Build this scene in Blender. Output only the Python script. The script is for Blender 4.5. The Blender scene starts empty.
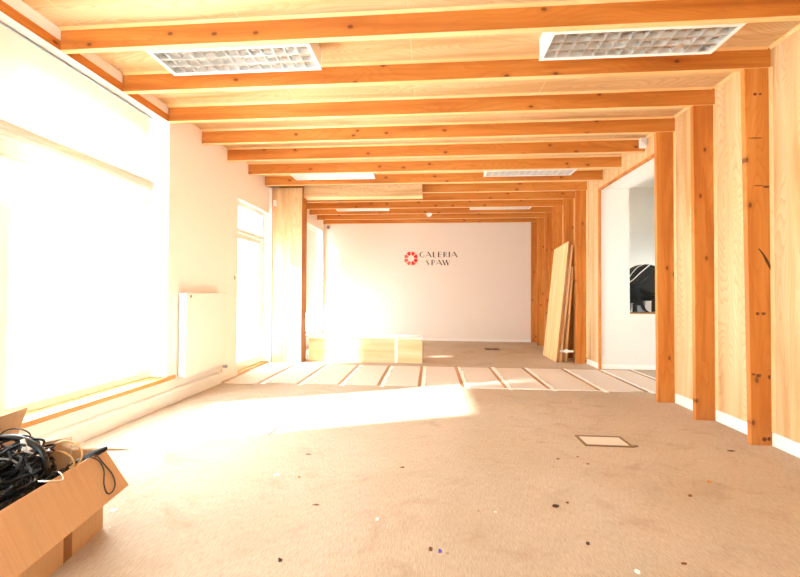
import bpy, math, random
from mathutils import Vector, Matrix
random.seed(7)
S = bpy.context.scene
COL = S.collection

# ---------------------------------------------------------------- camera
F_PX, YAW, PITCH, ROLL = 391.62, 0.077712, 0.0151375, 0.0053046
CAMZ = 1.2
_s, _c = math.sin(YAW), math.cos(YAW)
_r = Vector((_c, _s, 0)); _f = Vector((-_s, _c, 0)); _u = Vector((0, 0, 1))
FW = _f * math.cos(PITCH) + _u * math.sin(PITCH)
UP0 = -_f * math.sin(PITCH) + _u * math.cos(PITCH)
RT = _r * math.cos(ROLL) + UP0 * math.sin(ROLL)
UP = -_r * math.sin(ROLL) + UP0 * math.cos(ROLL)
cam = bpy.data.cameras.new('camera'); co = bpy.data.objects.new('camera', cam); COL.objects.link(co)
cam.sensor_fit = 'HORIZONTAL'; cam.sensor_width = 36; cam.lens = F_PX / 800 * 36
cam.clip_start = 0.02; cam.clip_end = 200
M = Matrix((RT, UP, -FW)).transposed().to_4x4(); M.translation = (0, 0, CAMZ)
co.matrix_world = M
S.camera = co

def floor_at(px, py):
    d = FW + RT * ((px - 400) / F_PX) + UP * ((288.5 - py) / F_PX)
    t = -CAMZ / d.z
    return d.x * t, d.y * t

# ---------------------------------------------------------------- materials
def srgb(r, g, b):
    def f(v):
        v /= 255.0
        return v / 12.92 if v <= 0.04045 else ((v + 0.055) / 1.055) ** 2.4
    return (f(r), f(g), f(b), 1)

class NT:
    def __init__(self, name):
        self.m = bpy.data.materials.new(name); self.m.use_nodes = True
        self.t = self.m.node_tree; self.t.nodes.clear()
        self.out = self.n('ShaderNodeOutputMaterial')
    def n(self, kind, **kw):
        nd = self.t.nodes.new(kind)
        for k, v in kw.items():
            if k in nd.inputs: nd.inputs[k].default_value = v
            else: setattr(nd, k, v)
        return nd
    def l(self, a, b): self.t.links.new(a, b)
    def ramp(self, src, stops, interp='LINEAR'):
        r = self.n('ShaderNodeValToRGB'); r.color_ramp.interpolation = interp
        e = r.color_ramp.elements
        while len(e) < len(stops): e.new(0.5)
        for el, (p, c) in zip(e, stops): el.position = p; el.color = c
        self.l(src, r.inputs['Fac']); return r.outputs['Color']
    def math(self, op, a, b=None):
        m = self.n('ShaderNodeMath', operation=op)
        for i, v in enumerate((a, b)):
            if v is None: continue
            if isinstance(v, (int, float)): m.inputs[i].default_value = v
            else: self.l(v, m.inputs[i])
        return m.outputs[0]
    def mix(self, fac, a, b, blend='MIX'):
        m = self.n('ShaderNodeMix', data_type='RGBA', blend_type=blend)
        for sock, v in ((m.inputs['Factor'], fac), (m.inputs['A'], a), (m.inputs['B'], b)):
            pass
        def put(idx, v):
            s = m.inputs[idx]
            if hasattr(v, 'node'): self.l(v, s)
            else: s.default_value = v
        put(0, fac); put(6, a); put(7, b)
        return m.outputs[2]

def plain(name, col, rough=0.6, metal=0.0, bump=0.0, bscale=60, var=0.04, spec=0.5):
    n = NT(name)
    b = n.n('ShaderNodeBsdfPrincipled', Roughness=rough, Metallic=metal)
    b.inputs['Specular IOR Level'].default_value = spec
    tc = n.n('ShaderNodeTexCoord')
    no = n.n('ShaderNodeTexNoise', Scale=bscale, Detail=4.0)
    n.l(tc.outputs['Object'], no.inputs['Vector'])
    lo = tuple(c * (1 - var) for c in col[:3]) + (1,); hi = tuple(min(1, c * (1 + var)) for c in col[:3]) + (1,)
    n.l(n.ramp(no.outputs['Fac'], [(0.3, lo), (0.7, hi)]), b.inputs['Base Color'])
    if bump:
        bp = n.n('ShaderNodeBump', Strength=bump, Distance=0.002)
        n.l(no.outputs['Fac'], bp.inputs['Height']); n.l(bp.outputs['Normal'], b.inputs['Normal'])
    n.l(b.outputs[0], n.out.inputs[0])
    return n.m

def wood(name, axis, base, dark, light, knots=True, knotcol=srgb(70, 30, 10), grain=1.0, rough=0.5, flame=0.0, seam=None):
    """softwood with the grain running along the given axis"""
    n = NT(name)
    b = n.n('ShaderNodeBsdfPrincipled', Roughness=rough)
    tc = n.n('ShaderNodeTexCoord'); oi = n.n('ShaderNodeObjectInfo')
    sc = n.n('ShaderNodeVectorMath', operation='SCALE'); sc.inputs[0].default_value = (31.7, 17.3, 23.9)
    n.l(oi.outputs['Random'], sc.inputs['Scale'])
    ad = n.n('ShaderNodeVectorMath', operation='ADD'); n.l(tc.outputs['Object'], ad.inputs[0]); n.l(sc.outputs[0], ad.inputs[1])
    def mapped(along, across, thin=None):
        mp = n.n('ShaderNodeMapping'); v = [across] * 3; v[axis] = along
        if thin: v[0 if axis == 1 else 1] = thin
        mp.inputs['Scale'].default_value = v; n.l(ad.outputs[0], mp.inputs['Vector']); return mp.outputs[0]
    fine = n.n('ShaderNodeTexNoise', Scale=1.0, Detail=6.0, Roughness=0.65, Distortion=0.3); n.l(mapped(1.2 * grain, 60 * grain), fine.inputs['Vector'])
    wide = n.n('ShaderNodeTexNoise', Scale=1.0, Detail=3.0, Distortion=0.8); n.l(mapped(0.55, 7), wide.inputs['Vector'])
    # growth rings: stripes of a warped noise field
    field = n.n('ShaderNodeTexNoise', Scale=1.0, Detail=1.5, Distortion=0.25); n.l(mapped(0.5, 3.2), field.inputs['Vector'])
    ring = n.math('FRACT', n.math('MULTIPLY', field.outputs['Fac'], 26 * (1 + flame)))
    c = n.ramp(wide.outputs['Fac'], [(0.3, dark), (0.5, base), (0.72, light)])
    c = n.mix(n.math('MULTIPLY', n.math('POWER', ring, 3.0), 0.38 + 0.3 * flame), c, dark)
    c = n.mix(n.math('MULTIPLY', fine.outputs['Fac'], 0.25), c, light)
    if knots:
        vo = n.n('ShaderNodeTexVoronoi', feature='F1', voronoi_dimensions='2D', Scale=1.0, Randomness=1.0)
        sp_ = n.n('ShaderNodeSeparateXYZ'); n.l(ad.outputs[0], sp_.inputs[0]); cb = n.n('ShaderNodeCombineXYZ')
        n.l(n.math('MULTIPLY', sp_.outputs[axis], 2.9), cb.inputs[0]); n.l(n.math('MULTIPLY', sp_.outputs[{0: 2, 1: 2, 2: 0}[axis]], 4.6), cb.inputs[1])
        n.l(cb.outputs[0], vo.inputs['Vector'])
        wob = n.n('ShaderNodeTexNoise', Scale=30.0); n.l(ad.outputs[0], wob.inputs['Vector'])
        dd = n.math('ADD', vo.outputs['Distance'], n.math('MULTIPLY', wob.outputs['Fac'], 0.03))
        sep = n.n('ShaderNodeSeparateColor'); n.l(vo.outputs['Color'], sep.inputs[0])
        pick = n.math('GREATER_THAN', sep.outputs[0], 0.56)
        core = n.ramp(dd, [(0.06, (1, 1, 1, 1)), (0.09, (0, 0, 0, 1))])
        halo = n.ramp(dd, [(0.06, (1, 1, 1, 1)), (0.2, (0, 0, 0, 1))])
        c = n.mix(n.math('MULTIPLY', n.math('MULTIPLY', halo, 0.45), pick), c, dark)
        c = n.mix(n.math('MULTIPLY', n.math('MULTIPLY', core, 0.7), pick), c, knotcol)
    if seam:
        sx = n.n('ShaderNodeSeparateXYZ'); n.l(tc.outputs['Object'], sx.inputs[0])
        fr = n.math('FRACT', n.math('ADD', n.math('MULTIPLY', sx.outputs[seam[0]], 1 / seam[1]), seam[2]))
        c = n.mix(n.math('MULTIPLY', n.math('LESS_THAN', fr, 0.006), 0.75), c, light)
    n.l(c, b.inputs['Base Color'])
    bp = n.n('ShaderNodeBump', Strength=0.15, Distance=0.001); n.l(fine.outputs['Fac'], bp.inputs['Height']); n.l(bp.outputs['Normal'], b.inputs['Normal'])
    n.l(b.outputs[0], n.out.inputs[0])
    return n.m

PB, PD, PL = srgb(202, 124, 50), srgb(172, 90, 28), srgb(216, 146, 72)
pine_x = wood('pine_beam', 0, PB, PD, PL)
pine_z = wood('pine_post', 2, PB, PD, PL)
pine_y = wood('pine_ledger', 1, PB, PD, PL)
KB, KD, KL = srgb(219, 183, 134), srgb(190, 142, 86), srgb(232, 204, 160)
ply_x = wood('plywood_ceiling', 0, KB, KD, KL, knots=False, grain=0.7, flame=0.9, seam=(0, 1.25, 0.0))
ply_z = wood('plywood_wall', 2, KB, KD, KL, knots=False, grain=0.7, flame=0.9)
ply_box = wood('plywood_box', 0, srgb(228, 198, 150), srgb(214, 176, 122), srgb(238, 214, 174), knots=False, flame=0.3)
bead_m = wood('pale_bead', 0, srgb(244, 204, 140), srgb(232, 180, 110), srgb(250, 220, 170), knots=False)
board_m = wood('pale_board', 2, srgb(236, 196, 136), srgb(222, 172, 108), srgb(246, 214, 160), knots=False, flame=0.2)
edge_m = wood('board_edge', 2, srgb(150, 92, 44), srgb(120, 70, 30), srgb(176, 116, 60), knots=False)
sill_m = wood('sill_board', 1, srgb(222, 150, 76), srgb(200, 120, 50), srgb(236, 176, 110), knots=False)
batten_m = wood('floor_batten_wood', 1, srgb(176, 124, 70), srgb(140, 88, 44), srgb(204, 156, 100), knots=False)
white = plain('white_paint', srgb(250, 246, 242), 0.7, bump=0.08, bscale=90, var=0.01)
white_back = plain('white_paint_back', srgb(238, 230, 221), 0.8, bump=0.08, bscale=90, var=0.012)
white_gloss = plain('white_lacquer', srgb(246, 244, 240), 0.35, var=0.01)
plaster_grey = plain('hall_plaster', srgb(232, 227, 219), 0.85, bump=0.05, var=0.01)
skirt = plain('white_skirting', srgb(244, 242, 238), 0.45, var=0.01)
alu = plain('aluminium_louvre', (0.74, 0.73, 0.71, 1), 0.35, 1.0, var=0.02)
reflector_m = plain('reflector_metal', (0.95, 0.90, 0.84, 1), 0.18, 1.0, var=0.01)
black_pl = plain('black_plastic', srgb(12, 12, 13), 0.4, var=0.1)
black_cb = plain('black_cable', srgb(8, 8, 9), 0.5, spec=0.3, var=0.15)
black_cloth = plain('black_fabric', srgb(22, 26, 24), 0.7, bump=0.4, bscale=200, var=0.2)
grey_pl = plain('grey_plastic', srgb(150, 150, 150), 0.5)
grey_dk = plain('dark_grey_cable', srgb(62, 60, 54), 0.45)
tan_cb = plain('tan_cable', srgb(196, 146, 84), 0.45)
silver = plain('silver_plug', (0.75, 0.76, 0.78, 1), 0.22, 1.0)
red_m = plain('red_enamel', srgb(222, 44, 34), 0.5)
pink_m = plain('pale_red_enamel', srgb(236, 104, 88), 0.5)
ink = plain('dark_lettering', srgb(58, 46, 36), 0.6)
brown_fr = plain('brown_metal_frame', srgb(120, 92, 62), 0.45)
dark_hole = plain('dark_socket_plate', srgb(62, 48, 34), 0.6)
paper = plain('white_paper', srgb(245, 244, 242), 0.8)
chip_brown = plain('brown_chip', srgb(120, 78, 44), 0.7)
chip_dark = plain('dark_chip', srgb(70, 50, 38), 0.7)
chip_blue = plain('blue_plastic', srgb(52, 64, 190), 0.4)
chip_tan = plain('orange_chip', srgb(204, 134, 70), 0.7)
carton = plain('white_carton', srgb(226, 226, 222), 0.6)
carton_grey = plain('grey_carton', srgb(150, 158, 160), 0.6)
glue = plain('white_glue', srgb(252, 250, 246), 0.8, bump=0.6, bscale=40, var=0.06)

def cardboard(name, col):
    n = NT(name); b = n.n('ShaderNodeBsdfPrincipled', Roughness=0.8)
    tc = n.n('ShaderNodeTexCoord')
    mp = n.n('ShaderNodeMapping'); mp.inputs['Scale'].default_value = (3, 110, 3); n.l(tc.outputs['Object'], mp.inputs['Vector'])
    no = n.n('ShaderNodeTexNoise', Scale=1.0, Detail=3.0); n.l(mp.outputs[0], no.inputs['Vector'])
    bl = n.n('ShaderNodeTexNoise', Scale=7.0, Detail=4.0); n.l(tc.outputs['Object'], bl.inputs['Vector'])
    lo = tuple(c * 0.86 for c in col[:3]) + (1,)
    c = n.mix(n.ramp(no.outputs['Fac'], [(0.35, (0, 0, 0, 1)), (0.65, (0.7, 0.7, 0.7, 1))]), col, lo)
    c = n.mix(n.math('MULTIPLY', bl.outputs['Fac'], 0.25), c, lo)
    n.l(c, b.inputs['Base Color']); n.l(b.outputs[0], n.out.inputs[0]); return n.m
card = cardboard('cardboard', srgb(214, 172, 130))
card_in = cardboard('cardboard_inside', srgb(206, 172, 136))
card_tape = plain('brown_packing_tape', srgb(150, 98, 52), 0.35)

def carpet():
    n = NT('carpet'); b = n.n('ShaderNodeBsdfPrincipled', Roughness=0.95)
    b.inputs['Specular IOR Level'].default_value = 0.1
    tc = n.n('ShaderNodeTexCoord')
    big = n.n('ShaderNodeTexNoise', Scale=0.9, Detail=5.0, Roughness=0.6); n.l(tc.outputs['Object'], big.inputs['Vector'])
    st = n.n('ShaderNodeTexNoise', Scale=3.3, Detail=7.0, Roughness=0.7, Distortion=0.6); n.l(tc.outputs['Object'], st.inputs['Vector'])
    fine = n.n('ShaderNodeTexNoise', Scale=260.0, Detail=3.0); n.l(tc.outputs['Object'], fine.inputs['Vector'])
    mp = n.n('ShaderNodeMapping'); mp.inputs['Scale'].default_value = (230, 24, 1); n.l(tc.outputs['Object'], mp.inputs['Vector'])
    rib = n.n('ShaderNodeTexNoise', Scale=1.0, Detail=2.0); n.l(mp.outputs[0], rib.inputs['Vector'])
    c = n.ramp(big.outputs['Fac'], [(0.3, srgb(194, 180, 160)), (0.55, srgb(208, 195, 177)), (0.75, srgb(214, 203, 187))])
    c = n.mix(n.ramp(st.outputs['Fac'], [(0.52, (0, 0, 0, 1)), (0.75, (0.40, 0.40, 0.40, 1))]), c, srgb(140, 98, 62))
    c = n.mix(n.ramp(rib.outputs['Fac'], [(0.35, (0.42, 0.42, 0.42, 1)), (0.65, (0, 0, 0, 1))]), c, srgb(160, 128, 98))
    c = n.mix(n.ramp(fine.outputs['Fac'], [(0.35, (0.35, 0.35, 0.35, 1)), (0.6, (0, 0, 0, 1))]), c, srgb(168, 136, 104))
    # small trodden-in specks
    vo = n.n('ShaderNodeTexVoronoi', Scale=5.0); n.l(tc.outputs['Object'], vo.inputs['Vector'])
    sep = n.n('ShaderNodeSeparateColor'); n.l(vo.outputs['Color'], sep.inputs[0])
    spot = n.math('MULTIPLY', n.math('LESS_THAN', vo.outputs['Distance'], 0.05), n.math('GREATER_THAN', sep.outputs[1], 0.72))
    c = n.mix(n.math('MULTIPLY', spot, 0.4), c, srgb(120, 84, 52))
    n.l(c, b.inputs['Base Color'])
    bp = n.n('ShaderNodeBump', Strength=0.5, Distance=0.004)
    n.l(n.math('ADD', fine.outputs['Fac'], rib.outputs['Fac']), bp.inputs['Height']); n.l(bp.outputs['Normal'], b.inputs['Normal'])
    n.l(b.outputs[0], n.out.inputs[0]); return n.m
carpet_m = carpet()
carpet_pale = plain('pale_underlay', srgb(222, 211, 198), 0.95, bump=0.5, bscale=180, var=0.05)

def glass(name):
    n = NT(name)
    tr = n.n('ShaderNodeBsdfTransparent', Color=(0.96, 0.98, 0.97, 1)); gl = n.n('ShaderNodeBsdfGlossy', Roughness=0.02)
    lw = n.n('ShaderNodeLayerWeight', Blend=0.15); mx = n.n('ShaderNodeMixShader')
    n.l(n.math('MULTIPLY', lw.outputs['Fresnel'], 0.6), mx.inputs[0]); n.l(tr.outputs[0], mx.inputs[1]); n.l(gl.outputs[0], mx.inputs[2])
    n.l(mx.outputs[0], n.out.inputs[0]); return n.m
glass_m = glass('clear_glass')

def cloth(name, col, trans, tcol=None):
    n = NT(name); d = n.n('ShaderNodeBsdfDiffuse', Color=col); t = n.n('ShaderNodeBsdfTranslucent', Color=tcol or col)
    tc = n.n('ShaderNodeTexCoord'); no = n.n('ShaderNodeTexNoise', Scale=400.0); n.l(tc.outputs['Object'], no.inputs['Vector'])
    bp = n.n('ShaderNodeBump', Strength=0.15, Distance=0.001); n.l(no.outputs['Fac'], bp.inputs['Height']); n.l(bp.outputs['Normal'], d.inputs['Normal'])
    mx = n.n('ShaderNodeMixShader', Fac=trans); n.l(d.outputs[0], mx.inputs[1]); n.l(t.outputs[0], mx.inputs[2]); n.l(mx.outputs[0], n.out.inputs[0]); return n.m
blind_m = cloth('blind_fabric', srgb(246, 240, 232), 0.32)
frost_m = cloth('frosted_film', srgb(246, 246, 246), 0.28)
roller_m = cloth('roller_fabric', srgb(240, 236, 230), 0.07)

# ---------------------------------------------------------------- mesh building
WORLD = {}
XF = lambda p: p
def turned(pivot, ang, shift):
    m = Matrix.Translation(Vector(shift)) @ Matrix.Translation(Vector(pivot)) @ Matrix.Rotation(ang, 4, 'Z') @ Matrix.Translation(-Vector(pivot))
    return lambda p: m @ p
class MB:
    def __init__(self): self.v = []; self.f = []; self.sm = []
    def _add(self, vs, fs, smooth=False):
        o = len(self.v); self.v += [XF(Vector(p)) for p in vs]; self.f += [tuple(i + o for i in f) for f in fs]; self.sm += [smooth] * len(fs)
        return self
    def hexa(self, p):
        return self._add(p, [(3, 2, 1, 0), (4, 5, 6, 7), (0, 1, 5, 4), (1, 2, 6, 5), (2, 3, 7, 6), (3, 0, 4, 7)])
    def box(self, x0, x1, y0, y1, z0, z1):
        return self.hexa([(x0, y0, z0), (x1, y0, z0), (x1, y1, z0), (x0, y1, z0), (x0, y0, z1), (x1, y0, z1), (x1, y1, z1), (x0, y1, z1)])
    def slab(self, a, b, c, d, n, th):
        """a plate with corners a b c d, thickened by th along n"""
        n = Vector(n).normalized() * th; q = [Vector(p) for p in (a, b, c, d)]
        return self.hexa(q + [p + n for p in q])
    def prism(self, poly, axis, a, b):
        """polygon in the two other axes, extruded along axis"""
        def mk(p, t):
            r = [p[0], p[1]]; r.insert(axis, t); return r
        k = len(poly); vs = [mk(p, a) for p in poly] + [mk(p, b) for p in poly]
        fs = [tuple(range(k))[::-1], tuple(range(k, 2 * k))] + [(i, (i + 1) % k, k + (i + 1) % k, k + i) for i in range(k)]
        return self._add(vs, fs)
    def ribbon(self, poly, axis, a, b, smooth=True):
        def mk(p, t):
            r = [p[0], p[1]]; r.insert(axis, t); return r
        k = len(poly); vs = [mk(p, a) for p in poly] + [mk(p, b) for p in poly]
        return self._add(vs, [(i, i + 1, k + i + 1, k + i) for i in range(k - 1)], smooth)
    def tube(self, pts, r, sides=8, spline=True, sub=6, closed=False):
        P = [Vector(p) for p in pts]
        if spline and len(P) > 2:
            Q = []
            for i in range(len(P) - 1):
                p0 = P[max(i - 1, 0)]; p1 = P[i]; p2 = P[i + 1]; p3 = P[min(i + 2, len(P) - 1)]
                for k in range(sub):
                    t = k / sub
                    Q.append(0.5 * ((2 * p1) + (p2 - p0) * t + (2 * p0 - 5 * p1 + 4 * p2 - p3) * t * t + (-p0 + 3 * p1 - 3 * p2 + p3) * t ** 3))
            Q.append(P[-1]); P = Q
        vs = []; fs = []; n = None; N = len(P)
        for i, p in enumerate(P):
            t = (P[min(i + 1, N - 1)] - P[max(i - 1, 0)])
            t = t.normalized() if t.length > 1e-9 else Vector((0, 0, 1))
            if n is None:
                n = t.orthogonal().normalized()
            n = (n - t * n.dot(t)); n = n.normalized() if n.length > 1e-6 else t.orthogonal().normalized()
            b = t.cross(n)
            for k in range(sides):
                a = 2 * math.pi * k / sides; vs.append(p + (n * math.cos(a) + b * math.sin(a)) * r)
        for i in range(N - 1):
            for k in range(sides):
                fs.append((i * sides + k, i * sides + (k + 1) % sides, (i + 1) * sides + (k + 1) % sides, (i + 1) * sides + k))
        fs.append(tuple(range(sides))[::-1]); fs.append(tuple((N - 1) * sides + k for k in range(sides)))
        return self._add(vs, fs, True)
    def lathe(self, c, prof, axis=2, seg=20, smooth=True):
        """profile of (radius, height) turned about an axis through c"""
        vs = []; fs = []; c = Vector(c)
        for r, h in prof:
            for k in range(seg):
                a = 2 * math.pi * k / seg; p = [r * math.cos(a), r * math.sin(a)]; p.insert(axis, h); vs.append(c + Vector(p))
        for i in range(len(prof) - 1):
            for k in range(seg):
                fs.append((i * seg + k, i * seg + (k + 1) % seg, (i + 1) * seg + (k + 1) % seg, (i + 1) * seg + k))
        fs.append(tuple(range(seg))[::-1]); fs.append(tuple((len(prof) - 1) * seg + k for k in range(seg)))
        return self._add(vs, fs, smooth)
    def build(self, name, mat, parent=None, bevel=0.0, solid=0.0):
        lo = Vector([min(p[i] for p in self.v) for i in range(3)]); hi = Vector([max(p[i] for p in self.v) for i in range(3)])
        o = Vector(((lo.x + hi.x) / 2, (lo.y + hi.y) / 2, lo.z))
        me = bpy.data.meshes.new(name); me.from_pydata([tuple(p - o) for p in self.v], [], self.f)
        me.polygons.foreach_set('use_smooth', self.sm); me.update()
        import bmesh as _b
        bm = _b.new(); bm.from_mesh(me); _b.ops.recalc_face_normals(bm, faces=bm.faces); bm.to_mesh(me); bm.free()
        me.materials.append(mat)
        ob = bpy.data.objects.new(name, me); COL.objects.link(ob)
        if parent is not None:
            ob.parent = parent; ob.location = o - WORLD[parent.name]
        else: ob.location = o
        WORLD[ob.name] = o
        if solid:
            m = ob.modifiers.new('thickness', 'SOLIDIFY'); m.thickness = solid; m.offset = 0
        if bevel:
            m = ob.modifiers.new('bevel', 'BEVEL'); m.width = bevel; m.segments = 2; m.limit_method = 'ANGLE'
        return ob
def B(*a): return MB().box(*a)
def tag(o, label, cat, group=None, kind=None):
    o['label'] = label; o['category'] = cat
    if group: o['group'] = group
    if kind: o['kind'] = kind
    return o
def thing(name, loc, label, cat, group=None):
    e = bpy.data.objects.new(name, None); COL.objects.link(e); e.empty_display_size = 0.1
    e.location = loc; WORLD[e.name] = Vector(loc)
    return tag(e, label, cat, group)
def struct(name, mb, mat, **k):
    o = mb.build(name, mat, **k); o['kind'] = 'structure'; return o
def struct_root(name, loc):
    e = bpy.data.objects.new(name, None); COL.objects.link(e); e.location = loc; WORLD[e.name] = Vector(loc); e['kind'] = 'structure'; return e

# ---------------------------------------------------------------- room constants
WL, WR, FR = -2.854, 2.758, 2.555          # left wall, plywood wall, front edge of the posts
YB, YF = 10.25, -1.4                       # back wall, wall behind the camera
ZB, ZC = 3.067, 3.236                      # underside of beams, plywood ceiling
BY = [2.772, 3.388, 4.015, 4.644, 5.261, 5.886, 6.508, 7.14, 7.75, 8.38, 8.99, 9.61, 10.19]
BT = 0.045

# ---------------------------------------------------------------- setting
struct('floor', B(-3.2, 4.8, YF - .1, YB + .2, -0.1, 0), carpet_m)
struct('ceiling', B(-3.2, 2.86, YF - .1, YB + .2, ZC, ZC + .1), ply_x)
struct('wall_back', B(-3.2, 2.86, YB, YB + .12, 0, ZC), white_back)
# unseen wall behind the camera; its window is added to let daylight in
wf = B(-3.2, -2.2, YF - .12, YF, 0, ZC).box(-.6, 2.86, YF - .12, YF, 0, ZC).box(-2.2, -.6, YF - .12, YF, 0, .9).box(-2.2, -.6, YF - .12, YF, 2.4, ZC)
struct('wall_front', wf, white)
w3 = struct_root('added_window_3', (-1.4, YF - .06, .9))
B(-2.2, -.6, YF - .09, YF - .03, .9, .97).box(-2.2, -.6, YF - .09, YF - .03, 2.33, 2.4).box(-2.2, -2.13, YF - .09, YF - .03, .97, 2.33).box(-.67, -.6, YF - .09, YF - .03, .97, 2.33).box(-1.44, -1.37, YF - .09, YF - .03, .97, 2.33).build('window_frame', white_gloss, w3)
B(-2.13, -1.44, YF - .065, YF - .059, .97, 2.33).build('pane', glass_m, w3); B(-1.37, -.67, YF - .065, YF - .059, .97, 2.33).build('pane', glass_m, w3)

# left wall, with its two shop windows and the glazed door
XO = -3.16
O1 = (0.80, 4.05, .25, ZB); OD = (5.60, 6.68, 0.0, 2.62); O2 = (7.35, 10.17, .22, 2.86)
wl = MB()
prev = YF
for (a, b, z0, z1) in (O1, OD, O2):
    wl.box(XO, WL, prev, a, 0, ZC)
    if z0 > 0: wl.box(XO, WL, a, b, 0, z0)
    wl.box(XO, WL, a, b, z1, ZC); prev = b
wl.box(XO, WL, prev, YB, 0, ZC)
struct('wall_left', wl, white)
lb = B(WL - .004, WL + .006, YF, 4.05, ZB, 3.14).build('trim_1', pine_y); lb['kind'] = 'structure'

# window 1: clear pane, film-covered pane, low sill
w1 = struct_root('window_1', (-3.08, 2.4, .25))
fx = (-3.11, -3.05)
B(*fx, .8, 4.05, .29, .36).box(*fx, .8, 4.05, 2.79, ZB).box(*fx, .8, .87, .36, 2.79).box(*fx, 3.86, 4.05, .36, 2.79).box(*fx, 2.5, 2.61, .36, 2.79).build('window_frame', white_gloss, w1)
B(-3.083, -3.077, 2.61, 3.86, .36, 2.79).build('pane', glass_m, w1)
B(-3.083, -3.077, .87, 2.5, .36, 2.79).build('frosted_pane', frost_m, w1)
B(-3.05, -2.83, .8, 4.05, .25, .29).box(-2.852, -2.83, 4.05, 4.18, .25, .29).build('window_sill', sill_m, w1)
# glazed door
d1 = struct_root('door_1', (-2.98, 6.14, 0))
dx = (-3.0, -2.93)
B(*dx, 5.60, 5.67, 0, 2.62).box(*dx, 6.61, 6.68, 0, 2.62).box(*dx, 5.67, 6.61, 2.55, 2.62).box(*dx, 5.67, 6.61, 2.14, 2.20).build('door_frame', white_gloss, d1)
lf = B(-2.99, -2.94, 5.675, 5.76, .01, 2.135).box(-2.99, -2.94, 6.52, 6.605, .01, 2.135).box(-2.99, -2.94, 5.76, 6.52, 2.05, 2.135).box(-2.99, -2.94, 5.76, 6.52, .01, .14).build('door_leaf', white_gloss, d1)
B(-2.99, -2.94, 6.12, 6.17, .14, 2.05).build('mullion', white_gloss, lf)
B(-2.968, -2.962, 5.76, 6.12, .14, 2.05).build('frosted_pane', frost_m, lf)
B(-2.968, -2.962, 6.17, 6.52, .14, 2.05).build('pane', glass_m, lf)
hd = MB().tube([(-2.94, 5.72, 1.05), (-2.89, 5.72, 1.05), (-2.885, 5.74, 1.05), (-2.885, 5.84, 1.05)], .009).box(-2.942, -2.935, 5.70, 5.74, .96, 1.14).build('door_handle', alu, lf)
B(-2.968, -2.962, 5.67, 6.61, 2.20, 2.55).build('frosted_pane', frost_m, d1)
B(XO, -2.83, 5.60, 6.68, 0, .02).build('threshold', sill_m, d1)
# window 2, far left
w2 = struct_root('window_2', (-3.03, 8.76, .22))
fx = (-3.08, -3.02)
B(*fx, 7.35, 10.17, .24, .3).box(*fx, 7.35, 10.17, 2.78, 2.86).box(*fx, 7.35, 7.42, .3, 2.78).box(*fx, 10.155, 10.17, .3, 2.78).box(*fx, 8.85, 8.93, .3, 2.78).box(*fx, 7.42, 10.155, 2.25, 2.36).build('window_frame', white_gloss, w2)
B(-3.053, -3.047, 7.42, 8.85, .3, 2.78).build('pane', glass_m, w2)
B(-3.053, -3.047, 8.93, 10.155, .3, 2.78).build('pane', glass_m, w2)
B(-3.02, -2.82, 7.35, 10.17, .22, .245).build('window_sill', sill_m, w2)

# right plywood wall, opening, hallway
wr = B(WR, 2.86, YF, 4.70, 0, ZC).box(WR, 2.778, 4.70, 6.64, 2.955, ZC).box(WR, 2.778, 6.64, YB, 0, ZC)
struct('wall_right', wr, ply_z)
cas = B(2.742, 2.779, 6.625, 6.66, 0, 2.955).box(2.742, 2.779, 4.69, 6.66, 2.925, 2.957).build('trim_2', pine_z); cas['kind'] = 'structure'
hz = B(2.78, 3.25, 4.70, 6.7, 2.957, ZC).box(2.86, 3.25, 4.2, 4.70, 2.957, ZC)                                    # soffit behind the opening
hz.box(3.25, 4.8, 4.1, 8.0, 3.3, 3.4).box(2.86, 3.25, 6.7, 8.0, 3.3, 3.4).box(2.86, 3.25, 4.1, 4.2, ZC, 3.4).box(2.80, 3.3, 4.1, 8.0, 3.4, 3.45)
struct('trim_3', hz, white)
# facing wall with a sill-high opening
hw = B(2.78, 3.25, 6.68, 6.84, 0, 3.3).box(3.25, 4.25, 6.68, 6.84, 0, .9).box(4.25, 4.8, 6.68, 6.84, 0, 3.3)
struct('wall_hall_back', hw, plaster_grey)
struct('wall_hall_right', B(4.7, 4.8, 4.1, 6.70, 0, 3.3), white)
struct('wall_hall_front', B(2.86, 3.4, 4.1, 4.2, 0, 3.3).box(4.0, 4.7, 4.1, 4.2, 0, 3.3).box(3.4, 4.0, 4.1, 4.2, 0, 1.2).box(3.4, 4.0, 4.1, 4.2, 2.0, 3.3), white)
w4 = struct_root('added_window_4', (3.7, 4.14, 1.2))  # added out of view, to throw daylight on the hall's facing wall
B(3.4, 4.0, 4.11, 4.17, 1.2, 1.25).box(3.4, 4.0, 4.11, 4.17, 1.95, 2.0).box(3.4, 3.45, 4.11, 4.17, 1.25, 1.95).box(3.95, 4.0, 4.11, 4.17, 1.25, 1.95).build('window_frame', white_gloss, w4)
B(3.45, 3.95, 4.137, 4.143, 1.25, 1.95).build('pane', glass_m, w4)
struct('wall_alcove', B(2.95, 3.05, 6.84, 8.0, 0, 3.3).box(4.7, 4.8, 6.84, 7.0, 0, 3.3).box(4.7, 4.8, 7.7, 8.0, 0, 3.3).box(4.7, 4.8, 7.0, 7.7, 0, 1.2).box(4.7, 4.8, 7.0, 7.7, 1.6, 3.3).box(3.05, 4.7, 7.9, 8.0, 0, 3.3), plaster_grey)
w5 = struct_root('added_window_5', (4.75, 7.35, 1.2))  # unseen window, added to brighten the alcove
B(4.72, 4.78, 7.0, 7.7, 1.2, 1.25).box(4.72, 4.78, 7.0, 7.7, 1.55, 1.6).box(4.72, 4.78, 7.0, 7.05, 1.25, 1.55).box(4.72, 4.78, 7.65, 7.7, 1.25, 1.55).build('window_frame', white_gloss, w5)
B(4.747, 4.753, 7.05, 7.65, 1.25, 1.55).build('pane', glass_m, w5)
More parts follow.
